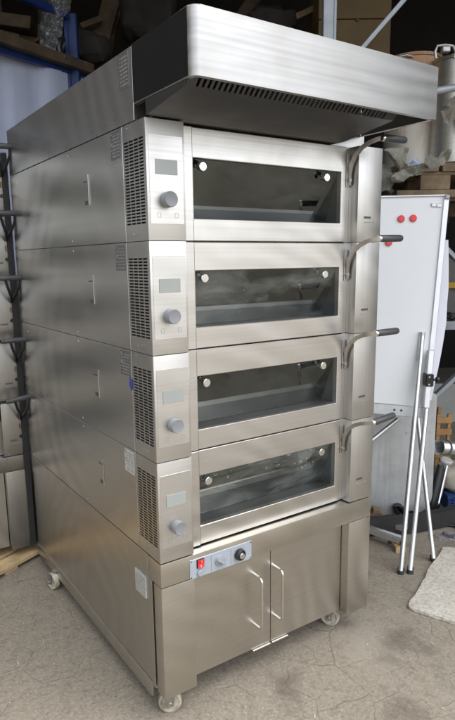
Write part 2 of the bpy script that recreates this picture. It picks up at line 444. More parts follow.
# ------------------------------------------------------------------ deck oven
W, D = .979, 1.389
XCP, XSL, DY = .126, .8556, .040
def build_oven(root, n, h, base=.601, zb=.102, hood=True, casters=True, slot_rows=26, dark=False):
    M_ = dict(front='steel_front', door='steel_door', post='steel_post', stand='steel_stand', bar='steel_bar', collar='steel_bright')
    if dark: M_ = dict(front='steel_dark', door='steel_dark', post='steel_dark', stand='steel_dark', bar='black_plastic', collar='grip')
    for k in range(n):
        b = base+h*(n-1-k); dz = h-.34
        hk = h/.34
        Z = lambda r: b+r*hk
        m = MB()                                             # housing: open-fronted sheet steel box
        z0, z1 = b+.0008, b+h-.0010
        m.box(0, .02, .153, D, z0, z1, .001).box(W-.02, W, .153, D, z0, z1, .001)
        m.box(.0202, W-.0202, D-.02, D, z0, z1)
        m.box(.0202, W-.0202, .156, D-.0202, z1-.02, z1-.001).box(.0202, W-.0202, .156, D-.0202, z0+.001, z0+.02)
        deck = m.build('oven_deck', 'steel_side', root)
        m = MB()                                             # baking chamber
        m.box(.165, .185, .14, 1.15, Z(.05), Z(.27)).box(.80, .82, .14, 1.15, Z(.05), Z(.27))
        m.box(.1855, .7995, 1.13, 1.15, Z(.05), Z(.27)).box(.1855, .7995, .14, 1.1295, Z(.25), Z(.27))
        m.mi = 1; m.box(.1855, .7995, .14, 1.1295, Z(.05), Z(.075))
        m.build('baking_chamber', ['chamber', 'stone_deck'], deck)
        m = MB()                                             # control column: folded front sheet and inner box
        m.box(0, XCP, 0, .012, z0, z1, .0015, 2)
        m.box(XCP-.012, XCP, .0125, .15, z0, z1)
        m.mi = 1; m.box(.018, XCP-.0125, .03, .15, z0+.001, z1-.001)
        m.build('control_column', ['steel_front', 'vent_dark'], deck)
        ys = [.0125, .017]
        for c in range(4):
            a = .017+c*.0325; ys += [a+.0275, a+.0325]
        ys[-1] = .150
        zs = [z0, Z(.05)]; st = (Z(.295)-Z(.05))/slot_rows
        for r in range(slot_rows): zs += [Z(.05)+r*st+st*.55, Z(.05)+(r+1)*st]
        zs[-1] = z1
        m = MB(); m.plate(ys, zs, lambda i, j: i % 2 == 1 and i < len(ys)-2+1 and j % 2 == 1 and 0 < i and j < len(zs)-1 and i < 9, lambda u, v: (0.0006, u, v), (.0016, 0, 0))
        m.cyl((.0006, .1, Z(.022)), (-1, 0, 0), .0022, .001, 10, .0003).cyl((.0006, .12, Z(.328)), (-1, 0, 0), .0022, .001, 10, .0003)
        m.mi = 1
        for q in range(3): m.box(-.0002, .0012, .050+q*.010, .057+q*.010, Z(.024), Z(.029))
        m.build('vent_grille', ['steel_side', 'icon_mark'], deck)
        m = MB(); m.box(.008, .120, -.0014, -.0002, Z(.048), Z(.296), .0006)
        m.mi = 1
        for xx in (.036, .094):
            m.box(xx-.006, xx+.006, -.0020, -.0015, Z(.066), Z(.066)+.0012).box(xx-.006, xx+.006, -.0020, -.0015, Z(.080), Z(.080)+.0012)
            m.box(xx-.006, xx-.0048, -.0020, -.0015, Z(.068), Z(.079)).box(xx+.0048, xx+.006, -.0020, -.0015, Z(.068), Z(.079))
        m.build('control_panel', ['steel_front', 'icon_mark'], deck)
        m = MB(); m.box(.028, .100, -.0034, -.0016, Z(.188), Z(.229), .0005); m.build('display', 'display', deck)
        m = MB(); kc = (.063, -.0016, Z(.117))
        m.lathe([(0, 0), (.0215, 0), (.0215, .004), (.0228, .006), (.0226, .024), (.0208, .0275), (.0195, .027), (0, .0268)], kc, (0, -1, 0), 36)
        m.build('knob', 'knob_grey', deck)
        # door: left flange, frame, tilted pane with two bolts
        m = MB(); m.box(XCP+.001, .1758, DY-.004, .075, Z(.002), Z(.3385), .0015); m.build('door_flange', 'steel_door', deck)
        m = MB(); m.ring(.1764, .832, Z(.0025), Z(.338), .1775, .8095, Z(.070), Z(.250), DY, .062, .0018)
        m.mi = 1
        m.prism([(.8095, .0625, Z(.070)), (.8095, .135, Z(.070)), (.8095, .135, Z(.075)), (.8095, .0625, Z(.250))], (.004, 0, 0))
        m.prism([(.1735, .0625, Z(.070)), (.1735, .135, Z(.070)), (.1735, .135, Z(.075)), (.1735, .0625, Z(.250))], (.004, 0, 0))
        m.box(.1776, .8094, .0625, .135, Z(.066), Z(.0698))
        m.build('oven_door', [M_['door'], 'steel_inner'], deck)
        m = MB(); m.prism([(.1777, .058, Z(.2495)), (.1777, .063, Z(.2495)), (.1777, .129, Z(.0705)), (.1777, .124, Z(.0705))], (.6316, 0, 0))
        m.build('door_glass', 'dusty_glass' if (k in (1, 3) and not dark) else 'door_glass', deck)
        for bx in (.213, .734):
            m = MB(); m.cyl((bx, .068, Z(.226)), (0, -1, 0), .0060, .028, 16); m.cyl((bx, .046, Z(.226)), (0, -1, 0), .0138, .012, 24, .0015)
            m.build('glass_bolt', 'steel_bright', deck)
        m = MB(); m.box(.8335, XSL-.0005, .046, .15, z0, z1); m.box(.836, .850, .040, .0458, Z(.2), Z(.315), .001)
        m.build('door_jamb', M_['post'], deck)
        m = MB(); m.box(XSL, W, 0, .15, z0, z1, .0015, 2)
        m.mi = 1
        xx = .889
        for wch in (.0055, .003, .0035, .004, .0045, .0035, .0045):
            m.box(xx, xx+wch, -.0006, -.0001, Z(.086), Z(.086)+.008); xx += wch+.0012
        m.mi = 2
        xx = .891
        for wch in (.011, .006, .009, .004, .012): m.box(xx, xx+wch, -.0006, -.0001, Z(.070), Z(.070)+.004); xx += wch+.003
        m.build('side_column', [M_['post'], 'print_dark', 'print_grey'], deck)
        # lever: flat bar rising out of the jamb, curving forward, grip pointing to the right
        m = MB()
        P = [(.843, .036, .205), (.843, .034, .24), (.843, .026, .275), (.844, .006, .306), (.846, -.022, .328), (.851, -.052, .341), (.858, -.078, .347), (.868, -.095, .350)]
        m.strap([(x, y, b+z*hk) for x, y, z in P], (1, 0, .15), .008, .0145)
        m.tube([(.843, .04, Z(.222)), (.843, .026, Z(.222))], .007, 12)
        m.build('door_handle', M_['bar'], deck)
        if dark:
            m = MB()
            m.tube([(.947, -.008, Z(.215)), (.936, -.05, Z(.25)), (.915, -.085, Z(.30)), (.902, -.096, Z(.350))], .0065, 8)
            m.tube([(.947, -.008, Z(.215)), (.958, -.05, Z(.255)), (.972, -.085, Z(.31)), (.974, -.097, Z(.350))], .0065, 8)
            m.build('handle_strut', 'black_plastic', deck)
            m = MB(); m.box(.941, .9465, -.009, -.0062, Z(.155), Z(.185), .001); m.build('catch_plate', 'brass', deck)
            m = MB(); m.cyl((.944, -.001, Z(.11)), (0, -1, 0), .009, .004, 12); m.build('screw', 'black_plastic', deck)
        tl = .014 if k == n-1 else .002
        m = MB(); m.lathe([(0, 0), (.0105, 0), (.0115, .003), (.0115, .010), (.0105, .0115)], (.862, -.096, Z(.350)), (1, -.04, tl/.11), 20)
        m.mi = 1; m.lathe([(.0110, .0115), (.0125, .014), (.0130, .06), (.0125, .112), (.0105, .118), (0, .119)], (.862, -.096, Z(.350)), (1, -.04, tl/.11), 20)
        m.build('handle_grip', [M_['collar'], 'grip'], deck)
        # side fittings
        m = MB(); m.box(-.0012, -.0001, .436, .512, Z(.132), Z(.233), .0004); m.box(-.0035, -.0003, .430, .4355, Z(.134), Z(.236), .0008)
        m.mi = 1; m.box(-.0020, -.0013, .444, .470, Z(.136), Z(.150)); m.box(-.0020, -.0013, .442, .476, Z(.212), Z(.216))
        m.build('side_pull', ['steel_side', 'print_dark'], deck)
        m = MB(); m.box(-.0010, -.0001, .164, .236, Z(.253), Z(.333))
        m.mi = 1
        for q in range(7):
            y = .170
            while y < .222:
                ww = random.choice((.004, .007, .011)); m.box(-.0014, -.0011, y, y+ww, Z(.260+q*.010), Z(.260+q*.010)+.004); y += ww+random.choice((.003, .006))
        m.box(-.0014, -.0011, .222, .231, Z(.292), Z(.303)).box(-.0014, -.0011, .222, .231, Z(.318), Z(.329))
        m.build('rating_label', [('label_paper' if k == n-1 else 'label_faded'), 'print_grey'], deck, label=('pale rating plate' if k == n-1 else None))
        for yy, zz in ((.62, .018), (1.28, .30), (.62, .322)):
            m = MB(); m.cyl((0, yy, Z(zz)), (-1, 0, 0), .0035, .0012, 10, .0004); m.build('rivet', 'steel_bright', deck)
        if hood and k == 2:
            m = MB(); m.prism([(-.0012, .150, Z(.245)), (-.0012, .170, Z(.252)), (-.0012, .176, Z(.222)), (-.0012, .160, Z(.205)), (-.0012, .151, Z(.212))], (.0011, 0, 0))
            m.build('paint_mark', 'blue_tape', deck, label='smear of blue on the side sheet')
    # stand
    zt = base-.003; zr = .515
    m = MB()
    m.box(0, XCP, 0, .054, zb, zr-.002, .0022, 2); m.box(XSL, W, 0, .10, zb+.002, zr-.002, .0022, 2)
    m.box(0, W, 0, .092, zr, zt, .0022, 2)
    m.mi = 2; m.box(0, .012, .0945, D, zr, zt, .001); m.box(W-.012, W, .0925, D, zr, zt)
    m.box(0, .012, .068, .092, zb+.004, zr-.002, .001)
    m.box(.003, .012, .0925, D, zb+.014, zr-.002); m.box(W-.012, W-.001, .1005, D, zb-.03, zr-.002)
    m.prism([(0, .0925, zb+.013), (-.004, .0925, zb+.006), (-.004, .0925, zb-.04), (.003, .0925, zb-.04), (.003, .0925, zb+.013)], (0, D-.0925, 0))
    m.box(.0125, W-.0125, .06, D-.02, zb+.005, zb+.02); m.box(.0125, W-.0125, D-.019, D, zb, zt)
    m.mi = 1; m.box(.0135, .06, .056, .09, zb+.02, zr-.004)
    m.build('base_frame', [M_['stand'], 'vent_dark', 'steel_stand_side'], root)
    for x0, x1, fx, bx in ((XCP+.002, .4835, .405, .396), (.4865, .853, .503, .488)):
        m = MB(); m.box(x0, x1, DY, DY+.018, zb+.008, zr-.004, .0015)
        d = m.build('cabinet_door', 'steel_stand', root)
        m = MB(); P = []
        for i in range(7):
            t = i/6*math.pi/2; P.append((fx, DY-.038-.016*math.sin(t)+.0, .404+.016*math.cos(t)))
        top = [(fx, DY+.001, .420), (fx, DY-.034, .420)]+[(fx, DY-.034-.016*math.sin(i/5*math.pi/2), .404+.016*math.cos(i/5*math.pi/2)) for i in range(1, 6)]
        bot = [(x, y, .636-z-.0) for x, y, z in reversed(top)]
        m.tube(top+bot, .0055, 12); m.build('door_pull', 'steel_bright', d)
        m = MB(); m.box(bx, bx+(.086 if fx < .5 else .080), DY-.007, DY+.002, zb+.001, zb+.0065, .0008); m.build('door_tab', 'steel_front', d)
    # control strip on the rail
    m = MB(); m.box(.107, .363, -.0032, -.0004, .513, .5815, .0008)
    m.mi = 1; m.box(.1905, .1915, -.0036, -.0033, .518, .577); m.box(.272, .273, -.0036, -.0033, .518, .577)
    for q in range(14):
        t = math.radians(-140+q*280/13); m.box(.309+.0235*math.sin(t)-.0011, .309+.0235*math.sin(t)+.0011, -.0037, -.0033, .548+.0235*math.cos(t)-.0011, .548+.0235*math.cos(t)+.0011)
    for xx, zz in ((.112, .518), (.112, .577), (.358, .518), (.358, .577)): m.cyl((xx, -.0031, zz), (0, -1, 0), .0028, .0012, 10, .0004)
    cs = m.build('control_strip', ['strip_blue', 'print_dark'], root)
    m = MB(); m.box(.133, .163, -.006, -.0033, .546, .5785, .001)
    m.mi = 1; m.prism([(.136, -.0062, .549), (.136, -.0062, .5755), (.136, -.0095, .5755), (.136, -.0075, .562), (.136, -.012, .549)], (.024, 0, 0), .0008)
    m.mi = 2; m.box(.145, .1465, -.0125, -.0105, .553, .560).box(.150, .1512, -.0098, -.0080, .566, .572)
    m.build('rocker_switch', ['black_plastic', 'red_plastic', 'paper_white'], cs)
    m = MB(); m.cyl((.146, -.0033, .529), (0, -1, 0), .0125, .009, 24, .002); m.build('indicator_lamp', 'grey_plastic', cs)
    m = MB(); m.lathe([(0, 0), (.020, 0), (.0185, .006), (.016, .007), (0, .007)], (.226, -.0033, .548), (0, -1, 0), 28)
    m.box(-.0055, .0055, -.020, -.006, -.019, .019, .002); m.bm.verts.ensure_lookup_table()
    for v in m.bm.verts:
        if abs(v.co.x) < .007 and abs(v.co.z) < .02:
            x, z = v.co.x, v.co.z; c, s_ = math.cos(.9), math.sin(.9)
            v.co.x, v.co.z = .226+x*c-z*s_, .548+x*s_+z*c; v.co.y -= .0033
    m.build('selector_knob', 'grey_plastic', cs)
    m = MB(); m.lathe([(0, 0), (.021, 0), (.0195, .013), (.017, .015), (0, .015)], (.309, -.0033, .546), (0, -1, 0), 30)
    m.mi = 1; m.cyl((.309, -.0182, .546), (0, -1, 0), .0105, .006, 24, .001)
    m.build('thermostat_dial', ['black_plastic', 'steel_bright'], cs)
    m = MB(); m.box(-.0016, .0028, .113, .193, .425, .506)
    m.mi = 1
    for q in range(7):
        y = .119
        while y < .182:
            ww = random.choice((.005, .008, .013)); m.box(-.0021, -.0017, y, y+ww, .431+q*.0102, .431+q*.0102+.0045); y += ww+random.choice((.003, .006))
    m.build('rating_label', ['label_paper', 'print_grey'], root, label='pale rating plate riveted to the stand side')
    if casters:
        for cx, cy_, ang in ((.050, .062, 28), (.868, .108, 62), (-.021, 1.10, 78), (.90, 1.24, 70)):
            t = math.radians(ang); ax = Vector((-math.sin(t), -math.cos(t), 0)); dr = Vector((ax.y, -ax.x, 0))
            c = Vector((cx, cy_, .041))
            m = MB(); top = c+Vector((0, 0, .05))
            for s_ in (-1, 1):
                o = c+ax*(.019*s_)
                m.prism([o+dr*.012+Vector((0, 0, -.010)), o-dr*.012+Vector((0, 0, -.010)), o-dr*.020+Vector((0, 0, .046)), o+dr*.020+Vector((0, 0, .046))], ax*(.0025*s_))
                m.cyl(o+ax*(.0025*s_), ax*s_, .0085, .006, 14)
            pc = c+Vector((.045 if cx < 0 else 0, 0, .0465)); m.cyl(pc, (0, 0, 1), .026, .016, 24)
            if cx < 0: m.bar(c+Vector((0, 0, .0475)), pc+Vector((0, 0, .001)), .03, .004)
            cst = m.build('caster', 'zinc', root)
            m = MB(); m.lathe([(0, -.010), (.012, -.012), (.016, -.009), (.030, -.009), (.034, -.0135), (.0395, -.0125), (.041, -.008), (.041, .008), (.0395, .0125), (.034, .0135), (.030, .009), (.016, .009), (.012, .012), (0, .010)], c, ax, 36)
            m.build('wheel', 'wheel_nylon', cst)
    if not hood: return
    zh = base+n*h; ztop, zc0, zc1 = 2.162, 2.006, 2.166
    m = MB()
    m.box(0, .012, .0665, D, zh+.002, ztop, .001); m.box(W-.04, W-.03, .0665, D, zh+.002, ztop)
    m.box(.0125, W-.0405, .0665, .0785, zh+.002, ztop-.003); m.box(.0125, W-.0405, D-.02, D, zh+.002, ztop); m.box(.0125, W-.0405, .079, D-.0205, ztop-.014, ztop-.002)
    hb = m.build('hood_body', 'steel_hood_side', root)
    m = MB(); m.box(-.0010, -.0001, .090, .156, 2.060, 2.158)
    m.mi = 1
    for q in range(8):
        y = .096
        while y < .145:
            ww = random.choice((.004, .007, .011)); m.box(-.0014, -.0011, y, y+ww, 2.068+q*.0105, 2.0725+q*.0105); y += ww+random.choice((.003, .006))
    m.build('rating_label', ['label_faded', 'print_grey'], hb)
    xr, cy0, rr = .931, -.266, .022
    plan = [(0, .064)]+[(rr-rr*math.cos(i/8*math.pi/2), cy0+rr-rr*math.sin(i/8*math.pi/2)) for i in range(9)]
    plan += [(xr-.004+.004*math.sin(i/3*math.pi/2), cy0+.004-.004*math.cos(i/3*math.pi/2)) for i in range(4)]+[(xr, .064)]
    def off(pl, d):
        out = []
        for i, (x, y) in enumerate(pl):
            a = Vector(pl[max(i-1, 0)]); c = Vector(pl[min(i+1, len(pl)-1)]); t = (c-a).normalized(); out.append((x-t.y*d, y+t.x*d))
        return out
    inner, lip = off(plan, .002), off(plan, .016)
    m = MB(); n_ = len(plan)
    A = [m._v((x, y, zc0)) for x, y in plan]; B = [m._v((x, y, zc1)) for x, y in plan]
    I = [m._v((x, y, zc1-.002)) for x, y in inner]; L = [m._v((x, y, zc0+.002)) for x, y in inner]; Q = [m._v((x, y, zc0)) for x, y in lip]; Q2 = [m._v((x, y, zc0+.002)) for x, y in lip]
    for i in range(n_-1):
        m.mi = 0
        m.face([A[i], A[i+1], B[i+1], B[i]])
        m.face([A[i+1], A[i], Q[i], Q[i+1]]); m.face([Q[i+1], Q[i], Q2[i], Q2[i+1]]); m.face([Q2[i+1], Q2[i], L[i], L[i+1]]); m.face([L[i+1], L[i], I[i], I[i+1]])
    for i in (0, n_-1): m.face([A[i], B[i], I[i], L[i], Q2[i], Q[i]])
    es = [e for e in m.bm.edges if (e.verts[0] in B and e.verts[1] in B)]
    m.face(list(B)); m.face(list(I)[::-1])
    r = bmesh.ops.bevel(m.bm, geom=[e for e in es if e.is_valid], offset=.003, segments=2, affect='EDGES', clamp_overlap=True)
    cn = m.build('canopy', 'steel_canopy', root)
    m = MB(); m.box(-.0016, -.0004, cy0+rr+.004, .063, zc0+.003, zc1-.002); m.build('side_film', 'black_film', cn, label='black film left on the canopy side')
    # soffit with a row of slots, then a sloping inner plate down to the deck
    xs = [.0045, .034]; ns = 42; st = (.735-.034)/ns
    for i in range(ns): xs += [.034+i*st+st*.5, .034+(i+1)*st]
    xs += [.775]
    ya, yb, za, zb2 = cy0+.018, -.003, zc0+.013, zh+.003
    yy = [ya, ya+.004, ya+.030, yb]; zq = [za, za-.002, zc0-.012, zb2]
    m = MB(); m.plate(xs, range(4), lambda i, j: j == 1 and i % 2 == 1 and i < 2*ns, lambda u, v: (u, yy[v], zq[v]), (0, .0005, .002))
    m.prism([(.026, yb+.0005, zb2), (.026, .064, zb2+.0005), (.026, .064, zb2+.003), (.026, yb+.0005, zb2+.002)], (.749, 0, 0))
    m.prism([(.0030, ya+.03, zc0-.0115), (.0030, yb, zb2+.0005), (.0030, yb, zc0+.012), (.0030, ya+.012, zc0+.012)], (.0012, 0, 0))
    m.mi = 1; m.box(.028, .912, cy0+.02, cy0+.10, zc0+.05, zc0+.052)
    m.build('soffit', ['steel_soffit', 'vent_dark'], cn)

oven = thing('deck_oven', 'tall stainless steel deck oven of four glazed decks under a jutting hood', 'oven', (0, 0, 0))
build_oven(oven, 4, .34)
oven2 = thing('deck_oven', 'dark steel oven at the left edge, cut off by the frame, behind the tall one', 'oven', (-.974, 1.44, 0))
build_oven(oven2, 5, .296, base=.596, zb=.086, hood=False, casters=False, slot_rows=22, dark=True)
m = MB(); m.box(.950, .9785, -.006, -.001, .09, 2.07, .001); m.build('gap_shade_strip', 'rubber', oven2)  # black strip added to stand for the shaded gap between the two ovens

# pallet under the second oven
pal = thing('wooden_pallet', 'pale pine pallet board under the oven at the left edge', 'pallet', (-.16, 1.365, 0), math.radians(26))
m = MB(); m.box(0, .30, 0, .09, .020, .042, .002); m.build('deck_board', 'wood_pine', pal)
m = MB(); m.box(-1.0, -.001, 0.0, .09, .020, .042, .002); m.box(-1.0, .25, .12, .21, .020, .042, .002); m.box(-1.0, .25, .24, .9, .020, .042, .002); m.build('deck_board', 'wood_pine', pal)
m = MB(); m.box(-.02, .06, .005, .8, .0, .0195, .002); m.box(-.98, -.9, .005, .8, 0, .0195); m.box(-.5, -.42, .005, .8, 0, .0195); m.build('runner', 'wood_pine', pal)
# plastic film lying on it
def crumple(mb, fn, nu, nv, amp):
    g = [[mb._v(Vector(fn(i/nu, j/nv))+Vector((random.uniform(-amp, amp), random.uniform(-amp, amp), random.uniform(-amp, amp)))) for j in range(nv+1)] for i in range(nu+1)]
    for i in range(nu):
        for j in range(nv): mb.face([g[i][j], g[i+1][j], g[i+1][j+1], g[i][j+1]])
m = MB((-.3, 1.6, 2.09)); crumple(m, lambda u, v: (-.9+u*.88, 1.42+v*.5, 2.10+.13*math.sin(v*2.6+.3)+.03*math.sin(u*15)), 18, 10, .012)
o = tag(m.build('plastic_film', 'plastic_film', recalc=False), 'crumpled clear plastic film lying on top of the left oven', 'plastic film'); o.location = (-.3, 1.6, 2.09)

# ------------------------------------------------------------------ whiteboard easel
E0 = 2.42
fa = [V3(401, 571, 2.93), V3(410.3, 570.5, 2.94)]
foot_d = lambda u, v: None
def ground_pt(u, v):
    r = RT*((u-PX)/F) - UP*((v-PY)/F) + FW; t = -CAM.z/r.z; return Vector((t*r.dot(RH), t*r.dot(G), 0))
f1, f2, f3 = ground_pt(400.6, 574), ground_pt(410, 573.5), ground_pt(433.3, 561.5)
e = BG('whiteboard_easel', 'white magnetic board on a folded aluminium easel beside the tall oven', 'whiteboard', (f1.x, f1.y, 0))
dB, dT = 3.13, 3.30
br, tr = V3(425.8, 407, dB), V3(446.5, 195.5, dT)
bl, tl = V3(373.6, 402.6, dB+.02), V3(381, 197, dT+.02)
ex = (br-bl)*1.15; ext = (tr-tl)*1.25
bl2, tl2 = br-ex*1.9, tr-ext*1.75
nrm = (tr-br).cross(br-bl).normalized()
if nrm.y > 0: nrm = -nrm
m = e.mb(); m.prism([bl2, br, tr, tl2], nrm*-.012); e.part(m, 'board_panel', 'board_white')
def edge_bar(mb, p, q, w_, t_): mb.bar(p-nrm*.004, q-nrm*.004, t_, w_, .002, up=(q-p).cross(nrm))
m = e.mb()
edge_bar(m, br+(br-tr).normalized()*.0, tr, .028, .030); edge_bar(m, tl2, tr, .008, .030)
m.mi = 1; m.bar(tr+nrm*.010, tr+(br-tr).normalized()*.022+nrm*.010, .024, .024, .002)
e.part(m, 'board_frame', ['board_frame', 'grey_plastic'])
m = e.mb(); dn = (br-tr).normalized()
m.prism([bl2+dn*.003, br+dn*.003-(br-bl2).normalized()*.02, br+dn*.06-(br-bl2).normalized()*.015, bl2+dn*.055], nrm*.025, .002)
m.mi = 1
for t in (.72, .78): q = bl2.lerp(br, t)+dn*.028+nrm*.025; m.cyl(q, nrm, .006, .003, 12)
e.part(m, 'tray', ['galv', 'black_plastic'])
lx = (br-bl2).normalized()
m = e.mb()                                                    # two small clips near the top edge
for t in (.115, .18): q = tr-lx*t*.42+dn*.055; m.bar(q+nrm*.004, q+lx*.026+nrm*.004, .012, .018, .002)
e.part(m, 'board_clip', 'board_frame')
def leg(p, q, r, name='leg'):
    m = e.mb(); m.tube([p+Vector((0, 0, .018)), q], r, 14); lg = e.part(m, name, 'alu')
    m = e.mb(); d = (q-p).normalized(); m.tube([p, p+d*.035], r*1.28, 14); e.part(m, 'foot_cap', 'rubber', lg)
q1 = V3(422.4, 334, 3.18); q2 = V3(428, 392, dB-.01)
leg(f1, q1, .0125); leg(f2, q2, .0125); leg(f3, V3(417, 412, 3.20), .0115)
m = e.mb(); m.tube([V3(419, 360, 3.175), q1, q1+(q1-V3(419, 360, 3.175)).normalized()*.01], .0155, 14); e.part(m, 'leg_sleeve', 'alu')
m = e.mb(); m.tube([V3(366, 445, 3.20), V3(398, 419, 3.24)], .012, 12); e.part(m, 'folded_strut', 'alu')
m = e.mb(); m.bar(V3(425.6, 408, dB-.045), V3(430.6, 350, dB+.01), .032, .036, .004); e.part(m, 'slide_sleeve', 'board_frame')
c = V3(428.6, 379.5, dB-.015)
m = e.mb(); m.box(c.x-.026, c.x+.016, c.y-.035, c.y+.02, c.z-.032, c.z+.034, .004)
m.tube([c+Vector((.016, -.01, 0)), c+Vector((.034, -.01, 0))], .007, 12)
m.lathe([(0, 0), (.013, 0), (.017, .005), (.017, .016), (.013, .021), (0, .021)], c+Vector((.034, -.01, 0)), (1, 0, 0), 10)
m.mi = 1
for dz in (-.02, .02): m.cyl(c+Vector((-.008, -.035, dz)), (0, -1, 0), .0055, .002, 10)
e.part(m, 'clamp', ['black_plastic', 'chrome'])
m = e.mb(); crumple(m, lambda u, v: (V3(447, 240, dT+.03).lerp(V3(430, 402, dB+.05), v)+Vector((-.25+u*.27+.035*math.sin(v*math.pi)*u, .035+.015*math.sin(u*3), 0))), 8, 10, .002)
e.part(m, 'paper_pad', 'paper_white', recalc=False)
for i, (u, v, lab) in enumerate(((401, 219, 'round red magnet at the left of the upper pair on the whiteboard'), (413, 218.5, 'round red magnet nearest the right frame of the whiteboard'), (388.5, 242.6, 'lowest round red magnet, half hidden behind an oven handle grip'))):
    # board point under that spot
    o_ = Vector((0, 0, CAM.z)); d_ = V3(u, v, 1.0)-o_; t = (br-o_).dot(nrm)/d_.dot(nrm); q = o_+d_*t
    m = MB(q); m.lathe([(0, 0), (.0185, 0), (.0195, .003), (.018, .009), (.013, .010), (0, .0085)], q+nrm*.0015, nrm, 24)
    single('magnet', m, 'red_plastic', q, lab, 'magnet', 'red magnets on the whiteboard')

# ------------------------------------------------------------------ slab, ladder rail, litter
P = [ground_pt(u, v) for u, v in ((407.5, 610), (417, 594), (430, 572), (443, 549.5), (470, 552), (540, 585), (520, 640), (470, 630), (455, 625), (430, 617))]
poly = []
for i, p in enumerate(P):
    q = P[(i+1) % len(P)]
    for t in (0, .2, .4, .6, .8): poly.append(p.lerp(q, t)+Vector((random.uniform(-.008, .008), random.uniform(-.008, .008), .002)))
m = MB((P[0].x, P[0].y, 0)); m.prism(poly, (0, 0, .014), .003)
single('concrete_slab', m, 'slab_concrete', (P[0].x, P[0].y, 0), 'rough pale concrete slab lying on the pavers at the right edge', 'slab')

p, q = ground_pt(352, 532.5)+Vector((0, 0, .055)), ground_pt(405, 551)+Vector((0, 0, .055))
al = BG('ladder', 'aluminium ladder rails lying on the ground behind the easel legs', 'ladder', (q.x, q.y, 0))
m = al.mb(); m.bar(p, q, .05, .028, .002); m.bar(p+Vector((0, 0, .002)), q+Vector((0, 0, .002)), .03, .036, .002); al.part(m, 'rail', 'alu')
m = al.mb(); m.bar(p+Vector((.05, .16, 0)), q+Vector((.05, .16, 0)), .05, .028, .002); al.part(m, 'rail', 'alu')
m = al.mb(); m.cyl(q+Vector((-.03, -.026, .005)), (0, -1, 0), .011, .006, 14); m.cyl(q+Vector((-.09, -.015, .005)), (0, -1, 0), .011, .006, 14); al.part(m, 'rivet', 'black_plastic')
m = al.mb()
for t in (.35,): m.bar(p.lerp(q, t), p.lerp(q, t)+Vector((.05, .16, 0)), .03, .02)
al.part(m, 'rung', 'alu')
b = ground_pt(402, 556)
m = MB((b.x, b.y, 0)); m.box(b.x-.025, b.x+.03, b.y+.03, b.y+.10, 0, .034, .002); single('wood_block', m, 'wood_pine', (b.x, b.y, 0), 'small wood block propping up the ladder end behind the easel feet', 'wood block')

m = MB(); random.seed(3)
for i in range(130):
    u = random.uniform(-10, 460); v = random.uniform(560, 725)
    g_ = ground_pt(u, v); wpt = WP(g_.x, g_.y, 0)
    if -.05 < wpt.x < 1.03 and -.02 < wpt.y < 1.45: continue
    a = random.uniform(0, math.pi); l = random.choice((.0015, .002, .002, .003, .004, .009)); ww = random.uniform(.0008, .0020)
    dx = Vector((math.cos(a), math.sin(a), 0)); dy = Vector((-dx.y, dx.x, 0)); z = random.uniform(.001, .003)
    m.face([m._v(wpt+dx*(l*s1)+dy*(ww*s2)+Vector((0, 0, z+(.002 if s1 > 0 else 0)))) for s1, s2 in ((-1, -1), (1, -1), (1, 1), (-1, 1))])
tag(m.build('litter', 'straw', smooth=False, recalc=False), 'straw flecks and crumbs scattered over the pavers', 'litter', kind='stuff')

# ------------------------------------------------------------------ right background
# galvanised tank behind the easel
b = ground_pt(425, 531); d0 = 3.42
tk = BG('metal_tank', 'grey galvanised tank with rounded edge standing behind the whiteboard easel', 'tank', (AD(400, 500, d0)[0], d0, 0))
aR, zT = AD(438, 394, d0); aL = AD(330, 400, d0)[0]; zT2 = zT
m = tk.mb(); pr = []
x0, x1, zb_, zt_ = aL, aR, .03, zT
rad = .10
for cx, cz, a0 in ((x1-.03, zb_+.14, -90),): pass
def rrect(x0, x1, z0, z1, rb, rt):
    out = []
    for cx, cz, r_, s0 in ((x1-rb, z0+rb, rb, -90), (x1-rt, z1-rt, rt, 0), (x0+rt, z1-rt, rt, 90), (x0+rb, z0+rb, rb, 180)):
        for i in range(7):
            t = math.radians(s0+i*15); out.append((cx+r_*math.cos(t), cz+r_*math.sin(t)))
    return out
prof = rrect(x0, x1, zb_, zt_, .12, .02)
m.prism([(x, d0+.0+.02*(z-.03), z) for x, z in prof], (0, .40, 0), .022)
tk.part(m, 'tank_body', 'galv')
m = tk.mb(); m.box(x0+.03, x1-.20, d0-.022, d0-.002, .30, .304); m.mi = 0
h0 = V3(393.5, 505, d0-.02)
m = tk.mb(); hp = [V3(u, v, d0-.022) for u, v in ((394.5, 505.5), (398, 504.8), (402, 508), (404, 514), (403, 518), (399.5, 516.5), (395.5, 510.5), (394.5, 505.5))]
m.tube(hp, .013, 10); m.box(h0.x+.01, h0.x+.05, d0-.02, d0-.001, h0.z-.05, h0.z); tk.part(m, 'handle', 'black_plastic')
m = tk.mb(); bp = V3(412, 516, d0-.014); m.cyl(bp, (0, -1, 0), .016, .012, 12); m.box(bp.x-.014, bp.x+.014, d0-.012, d0-.002, bp.z-.03, bp.z+.03); tk.part(m, 'latch', 'black_plastic')
bl_ = ground_pt(376, 529); m = MB((bl_.x, 3.30, 0))
m.prism([(bl_.x-.03, 3.27, .10), (bl_.x+.035, 3.27, .10), (bl_.x+.015, 3.27, .125), (bl_.x-.022, 3.27, .135)], (0, .05, 0), .003); m.box(bl_.x-.05, bl_.x+.04, 3.26, 3.36, 0, .0995)
single('wood_offcut', m, 'wood_pallet', (bl_.x, 3.30, 0), 'broken brown wood piece on the ground right beside the stand', 'wood offcut')
